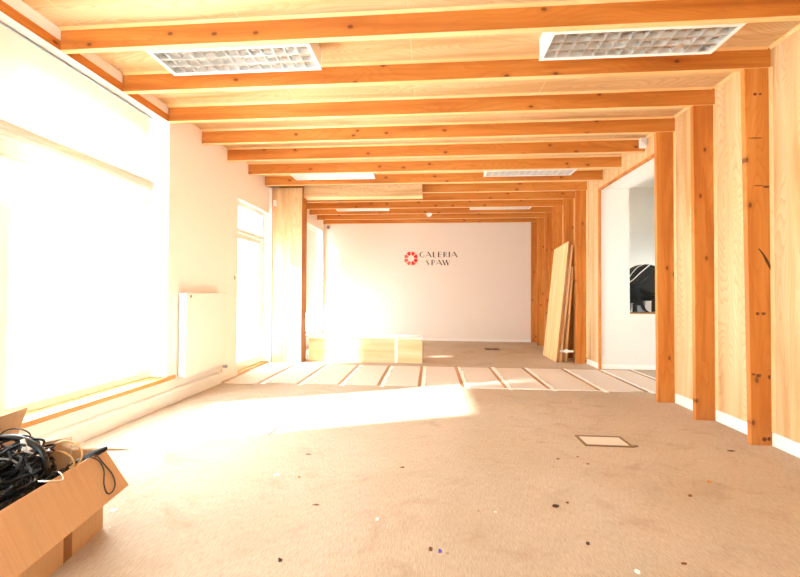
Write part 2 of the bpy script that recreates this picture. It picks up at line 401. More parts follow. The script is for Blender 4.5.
bb = B(2.78, 4.7, 6.665, 6.68, 0, .07).build('baseboard_hall', skirt); bb['kind'] = 'structure'
# skirtings
bl = MB().prism([(WL, 0), (-2.785, 0), (-2.785, .124), (-2.79, .128), (-2.79, .134), (-2.80, .14), (WL, .14)], 1, YF, 5.06).build('baseboard_left', skirt); bl['kind'] = 'structure'
b2 = B(WL, -2.835, 5.06, 5.60, 0, .07).build('baseboard_left_end', skirt); b2['kind'] = 'structure'
br = MB()
prev = YF
fins = [BY[1], BY[2], BY[3]]
for y in fins: br.box(WR - .015, WR, prev, y, 0, .105); prev = y + BT
br.box(WR - .015, WR, 6.66, BY[7], 0, .085); prev = BY[7] + BT
for y in BY[8:]: br.box(WR - .015, WR, prev, y, 0, .085); prev = y + BT
br = br.build('baseboard_right', skirt); br['kind'] = 'structure'
b3 = B(WL, WR, YB - .012, YB, 0, .06).build('baseboard_back', skirt); b3['kind'] = 'structure'
ct = MB()
for a, b in [(YF, BY[1])] + [(BY[i] + BT, BY[i + 1]) for i in range(1, 12)]:
    ct.prism([(WR - .022, ZC), (WR, ZC), (WR, ZC - .022)], 1, a, b)
ct = ct.build('trim_4', bead_m); ct['kind'] = 'structure'

# ---------------------------------------------------------------- beams
beam_labels = [
 'pine ceiling beam nearest the camera, crossing the top of the picture',
 'pine ceiling beam just behind the two near louvre lights, second from the front',
 'third pine ceiling beam from the front, ending at the window corner on the left',
 'fourth pine ceiling beam from the front, resting on the post beside the wide opening',
 'fifth pine ceiling beam from the front, with a white motion sensor on its right end',
 'sixth pine ceiling beam from the front, just before the second pair of lights',
 'seventh pine ceiling beam from the front, just behind the second pair of lights',
 'eighth pine ceiling beam from the front, partly hidden by the plywood boxed header',
 'ninth pine ceiling beam from the front, first one fully behind the boxed header',
 'tenth pine ceiling beam from the front, just before the farthest pair of lights',
 'eleventh pine ceiling beam from the front, with the round smoke detector under it',
 'second to last pine ceiling beam before the white back wall',
 'last pine ceiling beam, lying against the white back wall']
for i, y in enumerate(BY):
    t = thing('ceiling_beam', (0, y, ZB), beam_labels[i], 'beam', 'pine ceiling beams')
    xr = WR if i not in () else WR
    B(WL + .007, xr, y, y + BT, ZB, ZC).build('beam', pine_x, t, bevel=.003)
    B(WL + .007, xr, y - .001, y + BT + .001, ZB - .004, ZB).build('underside_bounce_light', bead_m, t)  # pale strip: light bounced off the floor, put into the underside colour
    MB().prism([(y, ZC), (y - .016, ZC), (y, ZC - .02)], 0, WL + .007, WR - .023).build('corner_bead', bead_m, t)
# ---------------------------------------------------------------- posts on the right
post_labels = {
 1: 'pine wall post nearest the camera on the right, with dark knots and a split',
 2: 'second pine wall post from the right edge, between two plywood bays',
 3: 'third pine wall post from the right, at the near side of the wide opening',
 7: 'pine wall post at the far side of the opening, right beside the leaning boards',
 8: 'pine wall post directly behind the top of the leaning boards',
 9: 'second pine wall post past the leaning boards, fourth from the back wall',
 10: 'third pine wall post from the back wall, deep in the room',
 11: 'second to last pine wall post before the white back wall',
 12: 'last slim pine wall post, standing against the white back wall'}
for i, lab in post_labels.items():
    y = BY[i]; t = thing('wall_post', (FR, y, 0), lab, 'post', 'pine wall posts')
    xb = FR + (.035 if i == 1 else .008 if i < 4 else 0)
    MB().hexa([(xb, y, 0), (WR, y, 0), (WR, y + BT, 0), (xb, y + BT, 0), (FR, y, ZB), (WR, y, ZB), (WR, y + BT, ZB), (FR, y + BT, ZB)]).build('post', pine_z, t, bevel=.003)
    MB().prism([(WR, y), (WR - .018, y), (WR, y - .018)], 2, .11, ZB).build('corner_bead', board_m, t)
    if i == 1:   # knots and the long split on the near post
        knot_m = plain('dark_knot', srgb(120, 66, 28), .7, bscale=90, var=.3)
        for (dx_, z, w, h) in ((.07, 2.85, .03, .014), (.11, 2.85, .02, .012), (.07, 2.49, .11, .006), (.09, 2.10, .08, .006), (.15, 2.09, .05, .012), (.075, 1.06, .03, .016), (.12, 1.06, .035, .016), (.08, .56, .04, .018), (.04, .57, .03, .012), (.16, .55, .02, .022), (.12, .05, .035, .022), (.155, .055, .025, .02)):
            k = MB()
            k.lathe((FR + dx_ + .01, y - .0012, z), [(w / 2, 0), (w / 2, .0014)], axis=1, seg=14)
            for q in range(14 * 2):
                vv = k.v[-28 + q]; vv.z = z + (vv.z - z) * h / w * 1.6
            k.build('knot', knot_m, t)
        s = MB().prism([(FR + .095, 1.585), (FR + .125, 1.54), (FR + .15, 1.48), (FR + .175, 1.43), (FR + .199, 1.39), (FR + .20, 1.42), (FR + .188, 1.45), (FR + .178, 1.475), (FR + .16, 1.51), (FR + .13, 1.555), (FR + .10, 1.59)], 1, y - .0014, y + .001)
        s.build('split', plain('dark_split', srgb(84, 48, 22), .8), t)

# ---------------------------------------------------------------- boxed pier and header
t = thing('plywood_pier', (-2.54, 6.84, 0), 'boxed plywood pier beside the bright glass door on the left', 'pier')
B(-2.79, -2.255, 6.70, 6.72, 0, ZB).build('front_panel', ply_z, t)
B(-2.275, -2.255, 6.72, 6.98, 0, ZB).build('side_panel', pine_z, t)
B(-2.85, -2.275, 6.96, 6.98, 0, ZB).build('rear_panel', ply_z, t)
B(-2.79, -2.778, 6.690, 6.70, 0, ZB).build('corner_bead', pine_z, t)
B(WL + .004, -2.79, 6.70, 6.72, 0, ZB).build('filler_strip', white, t)
t = thing('plywood_header', (-1.2, 6.9, 2.92), 'boxed plywood header hanging from the ceiling right of the pier', 'header')
B(-2.255, -.15, 6.78, 6.80, 2.92, ZC - .001).build('front_panel', ply_x, t)
B(-2.254, -.15, 6.80, 7.02, 2.92, 2.94).build('bottom_panel', bead_m, t)
B(-.17, -.15, 6.80, 7.02, 2.94, ZC - .001).build('end_panel', pine_z, t)
B(-2.254, -.17, 7.0, 7.02, 2.94, ZC - .001).build('rear_panel', ply_x, t)

# ---------------------------------------------------------------- louvre lights
def louvre(x0, x1, y0, y1, zb, label):
    t = thing('louvre_light', ((x0 + x1) / 2, (y0 + y1) / 2, zb), label, 'ceiling light', 'recessed louvre ceiling lights')
    w = .022
    zt = ZC
    h = B(x0, x1, y0, y0 + .006, zb + .004, zt).box(x0, x1, y1 - .006, y1, zb + .004, zt).box(x0, x0 + .006, y0 + .006, y1 - .006, zb + .004, zt).box(x1 - .006, x1, y0 + .006, y1 - .006, zb + .004, zt).box(x0 + .006, x1 - .006, y0 + .006, y1 - .006, zt - .012, zt - .002)
    h.build('housing', white_gloss, t)
    B(x0 - .006, x1 + .006, y0 - .006, y0 + w, zb, zb + .004).box(x0 - .006, x1 + .006, y1 - w, y1 + .006, zb, zb + .004).box(x0 - .006, x0 + w, y0 + w, y1 - w, zb, zb + .004).box(x1 - w, x1 + .006, y0 + w, y1 - w, zb, zb + .004).build('rim', white_gloss, t)
    xa, xb, ya, yb = x0 + w, x1 - w, y0 + w, y1 - w
    dy = (yb - ya) / 3
    rf = MB()
    for k in range(3):            # curved mirror trough over each tube
        a = ya + k * dy; pts = []
        for j in range(9):
            u = j / 8; pts.append((a + u * dy, zb + .04 + .085 * math.sin(math.pi * u)))
        rf.ribbon(pts, 0, xa, xb)
    rf.build('reflector', reflector_m, t)
    lv = MB()
    for k in range(4):            # V-shaped blades along the light
        a = ya + k * dy
        lv.prism([(a - .004, zb + .003), (a + .004, zb + .003), (a + .010, zb + .036), (a - .010, zb + .036)], 0, xa, xb)
    lv.build('lengthwise_blades', alu, t)
    cr = MB(); n = 13
    for k in range(n + 1):
        x = xa + (xb - xa) * k / n
        cr.prism([(x - .0025, zb + .004), (x + .0025, zb + .004), (x + .0075, zb + .047), (x - .0075, zb + .047)][::-1], 1, ya, yb) if False else cr.hexa([
            (x - .0032, ya, zb + .004), (x + .0032, ya, zb + .004), (x + .0032, yb, zb + .004), (x - .0032, yb, zb + .004),
            (x - .007, ya, zb + .034), (x + .007, ya, zb + .034), (x + .007, yb, zb + .034), (x - .007, yb, zb + .034)])
    cr.build('cross_blades', alu, t)
    return t
louvre(-2.19, -.915, 2.835, 3.165, ZB - .002, 'white louvre ceiling light nearest the window, at the upper left')
louvre(.857, 2.14, 2.83, 3.16, ZB - .002, 'white louvre ceiling light at the upper right, near the first post')
louvre(-2.19, -.90, 5.945, 6.23, ZB - .006, 'thin white louvre light in the middle distance, left of the wall sign')
louvre(.83, 2.15, 5.945, 6.23, ZB - .006, 'thin white louvre light in the middle distance, right of the wall sign')
louvre(-2.1, -.93, 8.43, 8.72, ZB + .012, 'farthest louvre light on the left, a bright sliver behind the boxed header')
louvre(.86, 2.14, 8.43, 8.72, ZB + .012, 'farthest louvre light on the right, a pale sliver between rear beams')

# ---------------------------------------------------------------- roman blind and rear roller blind
t = thing('roman_blind', (-2.94, 2.4, 2.08), 'half-raised cream roman blind with stacked folds over the big window', 'blind')
B(-2.985, -2.945, .82, 3.90, 3.048, 3.06).build('head_rail', grey_pl, t)
B(-2.958, -2.953, .83, 3.865, 2.30, 3.04).build('fabric', blind_m, t)
pf = MB()
for k in range(6):                # stacked pleats, each a drooping lip of cloth
    z = 2.372 - k * .044; q = 1.25 if k == 0 else 1.0
    pf.ribbon([(-2.952, z), (-2.952 + .030 * q, z + .002), (-2.952 + .046 * q, z - .012 * q), (-2.952 + .050 * q, z - .030 * q), (-2.952 + .042 * q, z - .046 * q), (-2.952 + .024 * q, z - .052 * q), (-2.954, z - .040)], 1, .83, 3.878)
pf.build('pleats', blind_m, t, solid=.003)
B(-2.965, -2.935, .83, 3.872, 2.075, 2.10).build('bottom_bar', blind_m, t)
t = thing('roller_blind', (-2.93, 8.7, .745), 'white roller blind drawn down over the far left window', 'blind')
B(-2.99, -2.94, 7.37, 10.05, 2.79, 2.85).build('head_rail', white_gloss, t)
B(-2.967, -2.963, 7.38, 10.05, .77, 2.80).build('fabric', roller_m, t)
B(-2.975, -2.955, 7.38, 10.05, .745, .77).build('bottom_bar', white_gloss, t)

# ---------------------------------------------------------------- radiator
t = thing('radiator', (-2.79, 4.66, .20), 'flat white panel radiator under the bare wall left of the door', 'radiator')
B(-2.765, -2.745, 4.22, 5.12, .245, 1.205).build('front_panel', white_gloss, t, bevel=.006)
B(-2.825, -2.81, 4.24, 5.10, .26, 1.19).build('back_panel', white_gloss, t, bevel=.004)
cf = MB()
pr = []
for k in range(60):
    y = 4.27 + k * .0136; pr.append((-2.807 if k % 2 else -2.768, y))
for a, b in zip(pr, pr[1:]): cf._add([(a[0], a[1], .30), (b[0], b[1], .30), (b[0], b[1], 1.15), (a[0], a[1], 1.15)], [(0, 1, 2, 3)])
cf.build('convector_fins', white_gloss, t)
tg = B(-2.825, -2.745, 4.22, 4.226, .26, 1.2).box(-2.825, -2.745, 5.114, 5.12, .26, 1.2)
for k in range(22): tg.box(-2.808, -2.768, 4.25 + k * .04, 4.27 + k * .04, 1.185, 1.192)
tg.box(-2.812, -2.806, 4.23, 5.11, 1.185, 1.195).box(-2.77, -2.764, 4.23, 5.11, 1.185, 1.195)
tg.build('side_and_grille', white_gloss, t)
MB().lathe((-2.745, 4.30, 1.165), [(.016, -.008), (.016, .004), (.012, .008)], axis=0).build('bleed_plug', grey_pl, t)
MB().tube([(-2.785, 5.06, .25), (-2.785, 5.06, .142)], .010, spline=False).build('pipe', alu, t)
MB().lathe((-2.735, 5.06, .225), [(.016, -.03), (.021, -.02), (.021, .02), (.015, .028)], axis=0).build('valve', grey_pl, t)
for yb_ in (4.36, 4.94): B(-2.853, -2.824, yb_, yb_ + .04, .4, 1.1).build('bracket', white_gloss, t)
t = thing('wall_switch', (WL, 5.50, 1.38), 'small grey switch on the white wall beside the glass door', 'switch')
B(WL, WL + .008, 5.46, 5.54, 1.39, 1.47).build('plate', white_gloss, t, bevel=.003)
B(WL + .008, WL + .013, 5.485, 5.515, 1.405, 1.455).build('rocker', grey_pl, t, bevel=.002)

# ---------------------------------------------------------------- sensors
t = thing('motion_sensor', (2.69, 5.24, 3.10), 'white motion sensor on the right end of a ceiling beam', 'sensor')
B(2.675, 2.752, 5.205, 5.26, 3.10, 3.225).build('housing', white_gloss, t, bevel=.008)
MB().lathe((2.713, 5.205, 3.145), [(.026, 0), (.024, -.008), (.014, -.014)], axis=1, seg=16).build('lens', frost_m, t)
t = thing('motion_sensor', (-2.72, 6.68, 2.74), 'white motion sensor high on the left edge of the plywood pier', 'sensor')
B(-2.76, -2.70, 6.655, 6.699, 2.745, 2.85).build('housing', white_gloss, t, bevel=.008)
MB().lathe((-2.73, 6.655, 2.78), [(.022, 0), (.02, -.007), (.01, -.012)], axis=1, seg=16).build('lens', frost_m, t)
t = thing('smoke_detector', (-.04, 9.012, 3.067), 'round white smoke detector under a rear ceiling beam above the sign', 'detector')
MB().lathe((-.04, 9.012, 3.067), [(.07, 0), (.07, -.02), (.06, -.04)], seg=24).build('base', white_gloss, t)
MB().lathe((-.04, 9.012, 3.027), [(.048, 0), (.046, -.02), (.03, -.034), (.01, -.038)], seg=24).build('chamber', white_gloss, t)
t = thing('wall_camera', (-2.72, 10.22, 2.95), 'tiny grey camera high in the left corner of the back wall', 'camera')
B(-2.75, -2.69, 10.235, 10.25, 2.94, 3.02).build('bracket', grey_pl, t)
MB().lathe((-2.72, 10.235, 2.97), [(.03, 0), (.035, -.05), (.02, -.065)], axis=1, seg=16).build('camera_head', grey_pl, t, bevel=.001)

# ---------------------------------------------------------------- wall sign
t = thing('wall_sign', (0, YB - .01, 2.0), 'red ring emblem with dark thin lettering on the white back wall', 'sign')
cx, cz = -.513, 2.144
for k in range(8):
    a0 = math.radians(45 * k + 4); a1 = math.radians(45 * k + 41); poly = []
    for j in range(7):
        a = a0 + (a1 - a0) * j / 6; rr = .183 - .012 * abs(j - 3) / 3; poly.append((cx + rr * math.cos(a), cz + rr * math.sin(a)))
    for j in range(7):
        a = a1 + (a0 - a1) * j / 6; poly.append((cx + .088 * math.cos(a), cz + .088 * math.sin(a)))
    MB().prism(poly, 1, YB - .008, YB - .0005).build('petal', pink_m if k in (3, 4, 5) else red_m, t)  # petals on the left side are a paler red
TH, TN = .030, .007
def stroke(m, x0, z0, x1, z1, w):
    d = Vector((x1 - x0, z1 - z0)); 
    n = Vector((-d.y, d.x)).normalized() * w / 2 if abs(d.x) < 1e-6 or abs(d.y) < 1e-6 else Vector((w / 2, 0))
    m.prism([(x0 - n.x, z0 - n.y), (x1 - n.x, z1 - n.y), (x1 + n.x, z1 + n.y), (x0 + n.x, z0 + n.y)], 1, YB - .006, YB - .0005)
def arc(m, cx, cz, r, rz, a0, a1, w0, w1, n=10):
    po = []; pi = []
    for j in range(n + 1):
        u = j / n; a = math.radians(a0 + (a1 - a0) * u); w = w0 + (w1 - w0) * math.sin(math.pi * u)
        po.append((cx + (r + w / 2) * math.cos(a), cz + (rz + TN / 2) * math.sin(a))); pi.append((cx + (r - w / 2) * math.cos(a), cz + (rz - TN / 2) * math.sin(a)))
    m.prism(po + pi[::-1], 1, YB - .006, YB - .0005)
def letter(ch, x, z, h, w):
    m = MB()
    if ch == 'G': arc(m, x + w / 2, z + h / 2, w / 2, h / 2, 60, 310, TN, TH); stroke(m, x + w * .85, z + .01, x + w * .85, z + h * .45, TN * 1.6)
    if ch == 'A': stroke(m, x, z, x + w * .45, z + h, TN); stroke(m, x + w * .45, z + h, x + w, z, TH); stroke(m, x + w * .2, z + h * .36, x + w * .7, z + h * .36, TN)
    if ch == 'L': stroke(m, x + w * .3, z, x + w * .3, z + h, TH); stroke(m, x + w * .3, z + TN / 2, x + w, z + TN / 2, TN)
    if ch == 'E':
        stroke(m, x + w * .3, z, x + w * .3, z + h, TH)
        for q in (TN / 2, h / 2, h - TN / 2): stroke(m, x + w * .3, z + q, x + w, z + q, TN)
    if ch == 'R': stroke(m, x + w * .3, z, x + w * .3, z + h, TH); arc(m, x + w * .4, z + h * .74, w * .4, h * .25, -90, 90, TN, TN * 2); stroke(m, x + w * .95, z, x + w * .5, z + h * .48, TN * 1.5)
    if ch == 'I': stroke(m, x + w * .5, z, x + w * .5, z + h, TH)
    if ch == 'S': stroke(m, x + w * .15, z + h * .85, x + w * .8, z + h * .15, TH); stroke(m, x + w * .2, z + h - TN, x + w * .8, z + h - TN, TN); stroke(m, x + w * .1, z + TN, x + w * .7, z + TN, TN)
    if ch == 'P': stroke(m, x + w * .3, z, x + w * .3, z + h, TH); arc(m, x + w * .4, z + h * .72, w * .45, h * .27, -90, 90, TN, TN * 2)
    if ch == 'W':
        stroke(m, x, z + h, x + w * .3, z, TH); stroke(m, x + w * .3, z, x + w * .5, z + h, TN); stroke(m, x + w * .5, z + h, x + w * .75, z, TH); stroke(m, x + w * .75, z, x + w, z + h, TN)
    m.build('letter', ink, t)
x = -.275
for ch, w in zip('GALERIA', (.12, .15, .11, .12, .12, .06, .15)):
    letter(ch, x, 2.175, .14, w); x += w + .022
x = -.13
for ch, w in zip('SPAW', (.11, .12, .15, .18)):
    letter(ch, x, 1.965, .14, w); x += w + .022

# ---------------------------------------------------------------- floor battens (where the partition was) and underlay
YS0, YS1 = 5.08, 6.56
bx = []
def fx_(px, py): return floor_at(px, py)[0]
lines = [(272, 375.5), (309, 376), (346, 376), (385, 375), (420.5, 376), (458.5, 376), (497, 378), (532, 376), (579, 379)]
pos = [(x, '') for x in (-2.30, -1.78, -1.23, -.70, -.16, .405, .955, 1.495, 2.11, 2.672)]
blabels = ['leftmost bare floor batten strip, close to the radiator wall', 'second bare floor batten strip from the left in the sunlit floor',
 'third bare floor batten strip from the left, in front of the low box', 'dark bare batten strip meeting the seam of the low plywood box',
 'bare batten strip running to the right corner of the low plywood box', 'bare batten strip at the right edge of the sunlit patch',
 'bare batten strip just right of the sunlit patch, white glue on its right', 'second bare batten strip right of the sunlit patch, white glue on its right',
 'bare batten strip running straight toward the feet of the leaning boards', 'long white batten strip at the mouth of the hallway opening']
X_edges = []
for i, ((x, _), lab) in enumerate(zip(pos, blabels)):
    y0, y1 = YS0 + random.uniform(-.03, .03), YS1 + random.uniform(-.05, .04)
    t = thing('floor_batten', (x, (y0 + y1) / 2, 0), lab, 'floor strip', 'bare batten strips across the floor')
    B(x, x + .038, y0 + .08, y1 - .02, 0, .008).build('wood_strip', batten_m, t)
    g = MB(); n = 26
    lft = [(x + .042 + random.uniform(-.003, .006), y0 + (y1 - y0) * k / n) for k in range(n + 1)]
    rgt = [(x + .098 + random.uniform(-.012, .012), y0 + (y1 - y0) * k / n) for k in range(n + 1)]
    g.prism(lft + rgt[::-1], 2, 0, .006); g.build('glue_line', glue, t)
    X_edges.append(x)
# one more strip deeper in the hallway mouth
t = thing('floor_batten', (3.2, 5.9, 0), 'short white batten strip on the hallway floor behind the third post', 'floor strip', 'bare batten strips across the floor')
B(3.18, 3.205, 5.2, 6.6, 0, .008).build('wood_strip', batten_m, t); B(3.208, 3.26, 5.2, 6.6, 0, .006).build('glue_line', glue, t)
# pale underlay sheets between the strips
edges = [-2.74] + [p[0] for p in pos] + [3.17]
n_sh = len(edges) - 1
for i in range(n_sh):
    a = edges[i] + (.106 if i else 0); b = edges[i + 1] - .006
    where = ('at the far left by the radiator' if i == 0 else 'at the far right in the mouth of the opening' if i == n_sh - 1 else 'between the %s and %s batten strips from the left' % (('first', 'second', 'third', 'fourth', 'fifth', 'sixth', 'seventh', 'eighth', 'ninth')[i - 1], ('second', 'third', 'fourth', 'fifth', 'sixth', 'seventh', 'eighth', 'ninth', 'tenth')[i - 1]))
    y0 = YS0 + .06 - (.08 if i == 0 else 0)
    o = B(a, b, y0, YS1 - .02, 0, .005 if i else .012).build('underlay_sheet', carpet_pale)
    tag(o, 'pale underlay sheet ' + where, 'floor sheet', 'pale sheets between the batten strips')

g = MB(); x = .52
while x < 2.5:
    l_ = random.uniform(.03, .16); w_ = random.uniform(.008, .018); g.box(x, min(x + l_, 2.52), YS0 + .03, YS0 + .03 + w_, 0, .006); x += l_ + random.uniform(-.004, .01)
tag(g.build('glue_trail', glue), 'thin broken white glue line along the front of the batten strips', 'glue line', kind='stuff')
# ---------------------------------------------------------------- low plywood box by the pier
t = thing('low_box', (-1.15, 7.1, 0), 'long low plywood box standing on the floor by the pier', 'box')
B(-2.16, -.62, 6.86, 6.878, 0, .42).build('front_panel', ply_box, t)
B(-.57, -.14, 6.86, 6.878, 0, .42).build('front_panel', ply_box, t)
B(-.62, -.57, 6.855, 6.88, 0, .42).build('batten', white_gloss, t)
B(-2.17, -.13, 6.85, 7.30, .42, .44).build('lid', white_gloss, t)
B(-.158, -.14, 6.878, 7.29, 0, .42).build('side_panel', ply_box, t)
B(-2.16, -2.142, 6.99, 7.29, 0, .42).build('side_panel', ply_box, t)
B(-2.142, -.158, 7.272, 7.29, 0, .42).build('rear_panel', ply_box, t)

# ---------------------------------------------------------------- leaning boards
def leaning(name, b0, b1, t0, t1, th, label, mat=board_m, grp='boards leaning on the right wall', em=None):
    """b0 b1 bottom near/far, t0 t1 top near/far: the face toward the room; th goes toward the wall"""
    t = thing(name, ((b0[0] + b1[0]) / 2, (b0[1] + b1[1]) / 2, 0), label, 'board', grp)
    MB().slab(b0, b1, t1, t0, (1, 0, 0), th).build('panel', mat, t, bevel=.002)
    e0 = Vector(b0); e1 = Vector(t0)
    ed = Vector((0, -.004, 0)); k = Vector((th, 0, 0))
    MB().hexa([e0 + ed, e0 + k + ed, e0 + k - ed * .01, e0 - ed * .01, e1 + ed, e1 + k + ed, e1 + k - ed * .01, e1 - ed * .01]).build('edge_strip', em or edge_m, t)
    return t
leaning('leaning_board', (2.24, 7.20, 0), (2.262, 8.10, 0), (2.462, 7.21, 2.17), (2.484, 8.10, 2.12), .05, 'wide pale board in front, leaning against the right wall posts')
leaning('leaning_board', (2.325, 7.26, 0), (2.335, 7.95, 0), (2.516, 7.22, 2.10), (2.52, 7.95, 2.05), .028, 'narrow board in the middle of the leaning stack, with a pale edge', em=board_m)
leaning('leaning_board', (2.415, 7.215, 0), (2.42, 7.9, 0), (2.535, 7.21, 1.72), (2.537, 7.9, 1.70), .014, 'shortest thin board at the back of the leaning stack, nearest the post', board_m, em=sill_m)
t = thing('white_bracket', (2.44, 7.19, .17), 'small white bracket sticking across the feet of leaning boards', 'bracket')
B(2.30, 2.53, 7.170, 7.182, .19, .225).build('plate', white_gloss, t)
B(2.40, 2.44, 7.182, 7.196, .175, .24).build('clip', white_gloss, t)

# ---------------------------------------------------------------- floor boxes
def floor_box(x0, x1, y0, y1, label, kind):
    t = thing('floor_box', ((x0 + x1) / 2, (y0 + y1) / 2, 0), label, 'floor socket box')
    w = .02
    B(x0, x1, y0, y0 + w, 0, .007).box(x0, x1, y1 - w, y1, 0, .007).box(x0, x0 + w, y0 + w, y1 - w, 0, .007).box(x1 - w, x1, y0 + w, y1 - w, 0, .007).build('frame', brown_fr if kind != 'pale' else grey_pl, t)
    if kind == 'dark':
        xm = (x0 + x1) / 2
        B(x0 + w, xm - .015, y0 + w, y1 - w, 0, .005).build('socket_plate', dark_hole, t); B(xm + .015, x1 - w, y0 + w, y1 - w, 0, .005).build('socket_plate', dark_hole, t)
        B(xm - .015, xm + .015, y0 + w, y1 - w, 0, .006).build('divider', brown_fr, t)
    else:
        B(x0 + w + .004, x1 - w - .004, y0 + w + .004, y1 - w - .004, 0, .005).build('lid', carpet_pale, t)
    return t
t = floor_box(1.235, 1.61, 3.245, 3.475, 'brown framed floor socket box in the carpet at the right', 'open')
MB().prism([(1.60, 3.243), (1.65, 3.262), (1.645, 3.285), (1.60, 3.272)], 2, 0, .008).build('tab', brown_fr, t)
floor_box(1.20, 1.52, 8.66, 8.93, 'small dark open floor socket box far back near the right', 'dark')
floor_box(-1.66, -1.36, 3.26, 3.47, 'pale floor socket box in the sunlit carpet at the left', 'pale')

# ---------------------------------------------------------------- hallway: sill, bag, cartons
t = thing('wall_shelf', (3.75, 6.95, .88), 'thin brown wooden shelf in the white hallway opening', 'shelf')
B(3.25, 4.25, 6.69, 7.25, .9, .92).build('shelf_board', batten_m, t)
for xb_ in (3.4, 4.0): B(xb_, xb_ + .03, 6.85, 7.2, .72, .9).build('bracket', batten_m, t)
# black bag with pale piping
t = thing('black_bag', (3.52, 6.95, .92), 'black bag with pale piping and strap on the hallway shelf', 'bag')
prof = [(3.255, 1.42), (3.28, 1.50), (3.40, 1.66), (3.53, 1.735), (3.70, 1.74), (3.84, 1.66), (3.92, 1.45), (3.90, 1.22), (3.72, 1.18), (3.60, 1.26), (3.50, 1.30), (3.40, 1.28), (3.36, 1.20), (3.30, 1.24), (3.262, 1.32)]
def puffy(poly, ya, yb, inset):
    m = MB(); c = Vector((sum(p[0] for p in poly) / len(poly), sum(p[1] for p in poly) / len(poly))); rings = []
    for y, s in ((ya, 1 - inset * 1.8), (ya + .03, 1 - inset * .6), (ya + .07, 1), (yb - .07, 1), (yb - .03, 1 - inset * .6), (yb, 1 - inset * 1.8)):
        rings.append([(c.x + (p[0] - c.x) * s, y, c.y + (p[1] - c.y) * s) for p in poly])
    k = len(poly); vs = [v for r in rings for v in r]; fs = [tuple(range(k))[::-1], tuple(range(5 * k, 6 * k))]
    for i in range(5):
        for j in range(k): fs.append((i * k + j, i * k + (j + 1) % k, (i + 1) * k + (j + 1) % k, (i + 1) * k + j))
    return m._add(vs, fs, True)
b = puffy(prof, 6.80, 7.12, .1).build('body', black_cloth, t)
sd = b.modifiers.new('sub', 'SUBSURF'); sd.levels = 1; sd.render_levels = 2
MB().tube([(3.262, 6.775, 1.40), (3.36, 6.757, 1.48), (3.46, 6.757, 1.58), (3.61, 6.765, 1.71)], .007, 6).build('piping', paper, t)
MB().tube([(3.30, 6.82, 1.49), (3.37, 6.81, 1.60), (3.45, 6.81, 1.68), (3.55, 6.82, 1.73)], .005, 6).build('piping', paper, t)
puffy([(3.27, 1.40), (3.36, 1.30), (3.50, 1.38), (3.66, 1.52), (3.72, 1.66), (3.60, 1.70), (3.44, 1.58)], 6.765, 6.86, .10).build('front_flap', black_cloth, t)
MB().tube([(3.40, 6.775, 1.36), (3.52, 6.765, 1.46), (3.66, 6.775, 1.60)], .004, 6).build('seam', grey_dk, t)
st = MB()
sp = [(3.43, 1.32), (3.45, 1.20), (3.49, 1.08), (3.54, .97), (3.60, .925)]
st.prism([(x - .025, z) for x, z in sp] + [(x + .03, z) for x, z in sp[::-1]], 1, 6.80, 6.815); st.build('strap', black_cloth, t)
st = puffy([(3.262, .93), (3.34, .93), (3.35, 1.10), (3.33, 1.28), (3.27, 1.30)], 6.83, 6.99, .08).build('side_pocket', black_cloth, t)
B(3.27, 3.93, 7.135, 7.16, .921, 1.35).build('rear_panel', black_cloth, t, bevel=.008)
B(3.27, 3.93, 6.99, 7.135, 1.16, 1.30).build('lower_pocket', black_cloth, t, bevel=.02)
def carton_(x0, x1, y0, y1, z0, z1, label, mat):
    t = thing('carton', ((x0 + x1) / 2, (y0 + y1) / 2, z0), label, 'carton', 'cartons behind the black bag')
    B(x0, x1, y0, y1, z0, z1).build('body', mat, t, bevel=.004); B(x0 - .003, x1 + .003, y0 - .003, y1 + .003, z1, z1 + .012).build('lid', paper if mat is carton else carton_grey, t)
carton_(3.37, 3.46, 7.01, 7.12, .92, 1.06, 'white carton behind the bag strap, left of the others', carton)
carton_(3.53, 3.65, 7.01, 7.12, .92, 1.02, 'low grey carton under the black bag beside its strap', carton_grey)
carton_(3.66, 3.76, 7.0, 7.12, .92, 1.10, 'tall white carton at the right under the black bag', carton)

# ---------------------------------------------------------------- cardboard box of cables
XF = turned((-1.668, 2.0, 0), math.radians(10), (0.006, -.107, 0))
t = thing('cardboard_box', XF(Vector((-1.88, 1.65, 0))), 'open cardboard box full of cables at the lower left', 'box')
BX0, BX1, BY0, BY1, BZ = -2.10, -1.668, 1.30, 2.0, .40
B(BX1 - .005, BX1, BY0, BY1, 0, BZ).build('side_wall', card, t)
B(BX0, BX0 + .005, BY0, BY1, 0, BZ).build('side_wall', card, t)
B(BX0 + .005, BX1 - .005, BY1 - .005, BY1, 0, BZ).build('end_wall', card_in, t)
B(BX0 + .005, BX1 - .005, BY0, BY0 + .005, 0, BZ).build('end_wall', card_in, t)
B(BX0 + .005, BX1 - .005, BY0 + .005, BY1 - .005, 0, .005).build('base', card_in, t)
MB().slab((BX1, BY0, BZ), (BX1 + .112, BY0 - .02, .205), (BX1 + .112, BY1 + .012, .205), (BX1, BY1, BZ), (.86, 0, .5), .005).build('flap', card, t)
MB().slab((BX0, BY0, BZ), (BX0 + .06, BY0, BZ + .215), (BX0 + .065, BY1 + .005, BZ + .22), (BX0, BY1, BZ), (-1, 0, .0), .005).build('flap', card_in, t)
MB().slab((BX0 + .01, BY1, BZ), (BX1 - .005, BY1, BZ), (BX1 + .03, BY1 + .16, BZ - .07), (BX0 - .01, BY1 + .16, BZ - .07), (0, .4, .9), .005).build('flap', card, t)
MB().slab((BX0 + .01, BY0, BZ), (BX1 - .01, BY0, BZ), (BX1 - .01, BY0 - .10, BZ - .14), (BX0 + .01, BY0 - .10, BZ - .14), (0, -.8, .5), .005).build('flap', card, t)
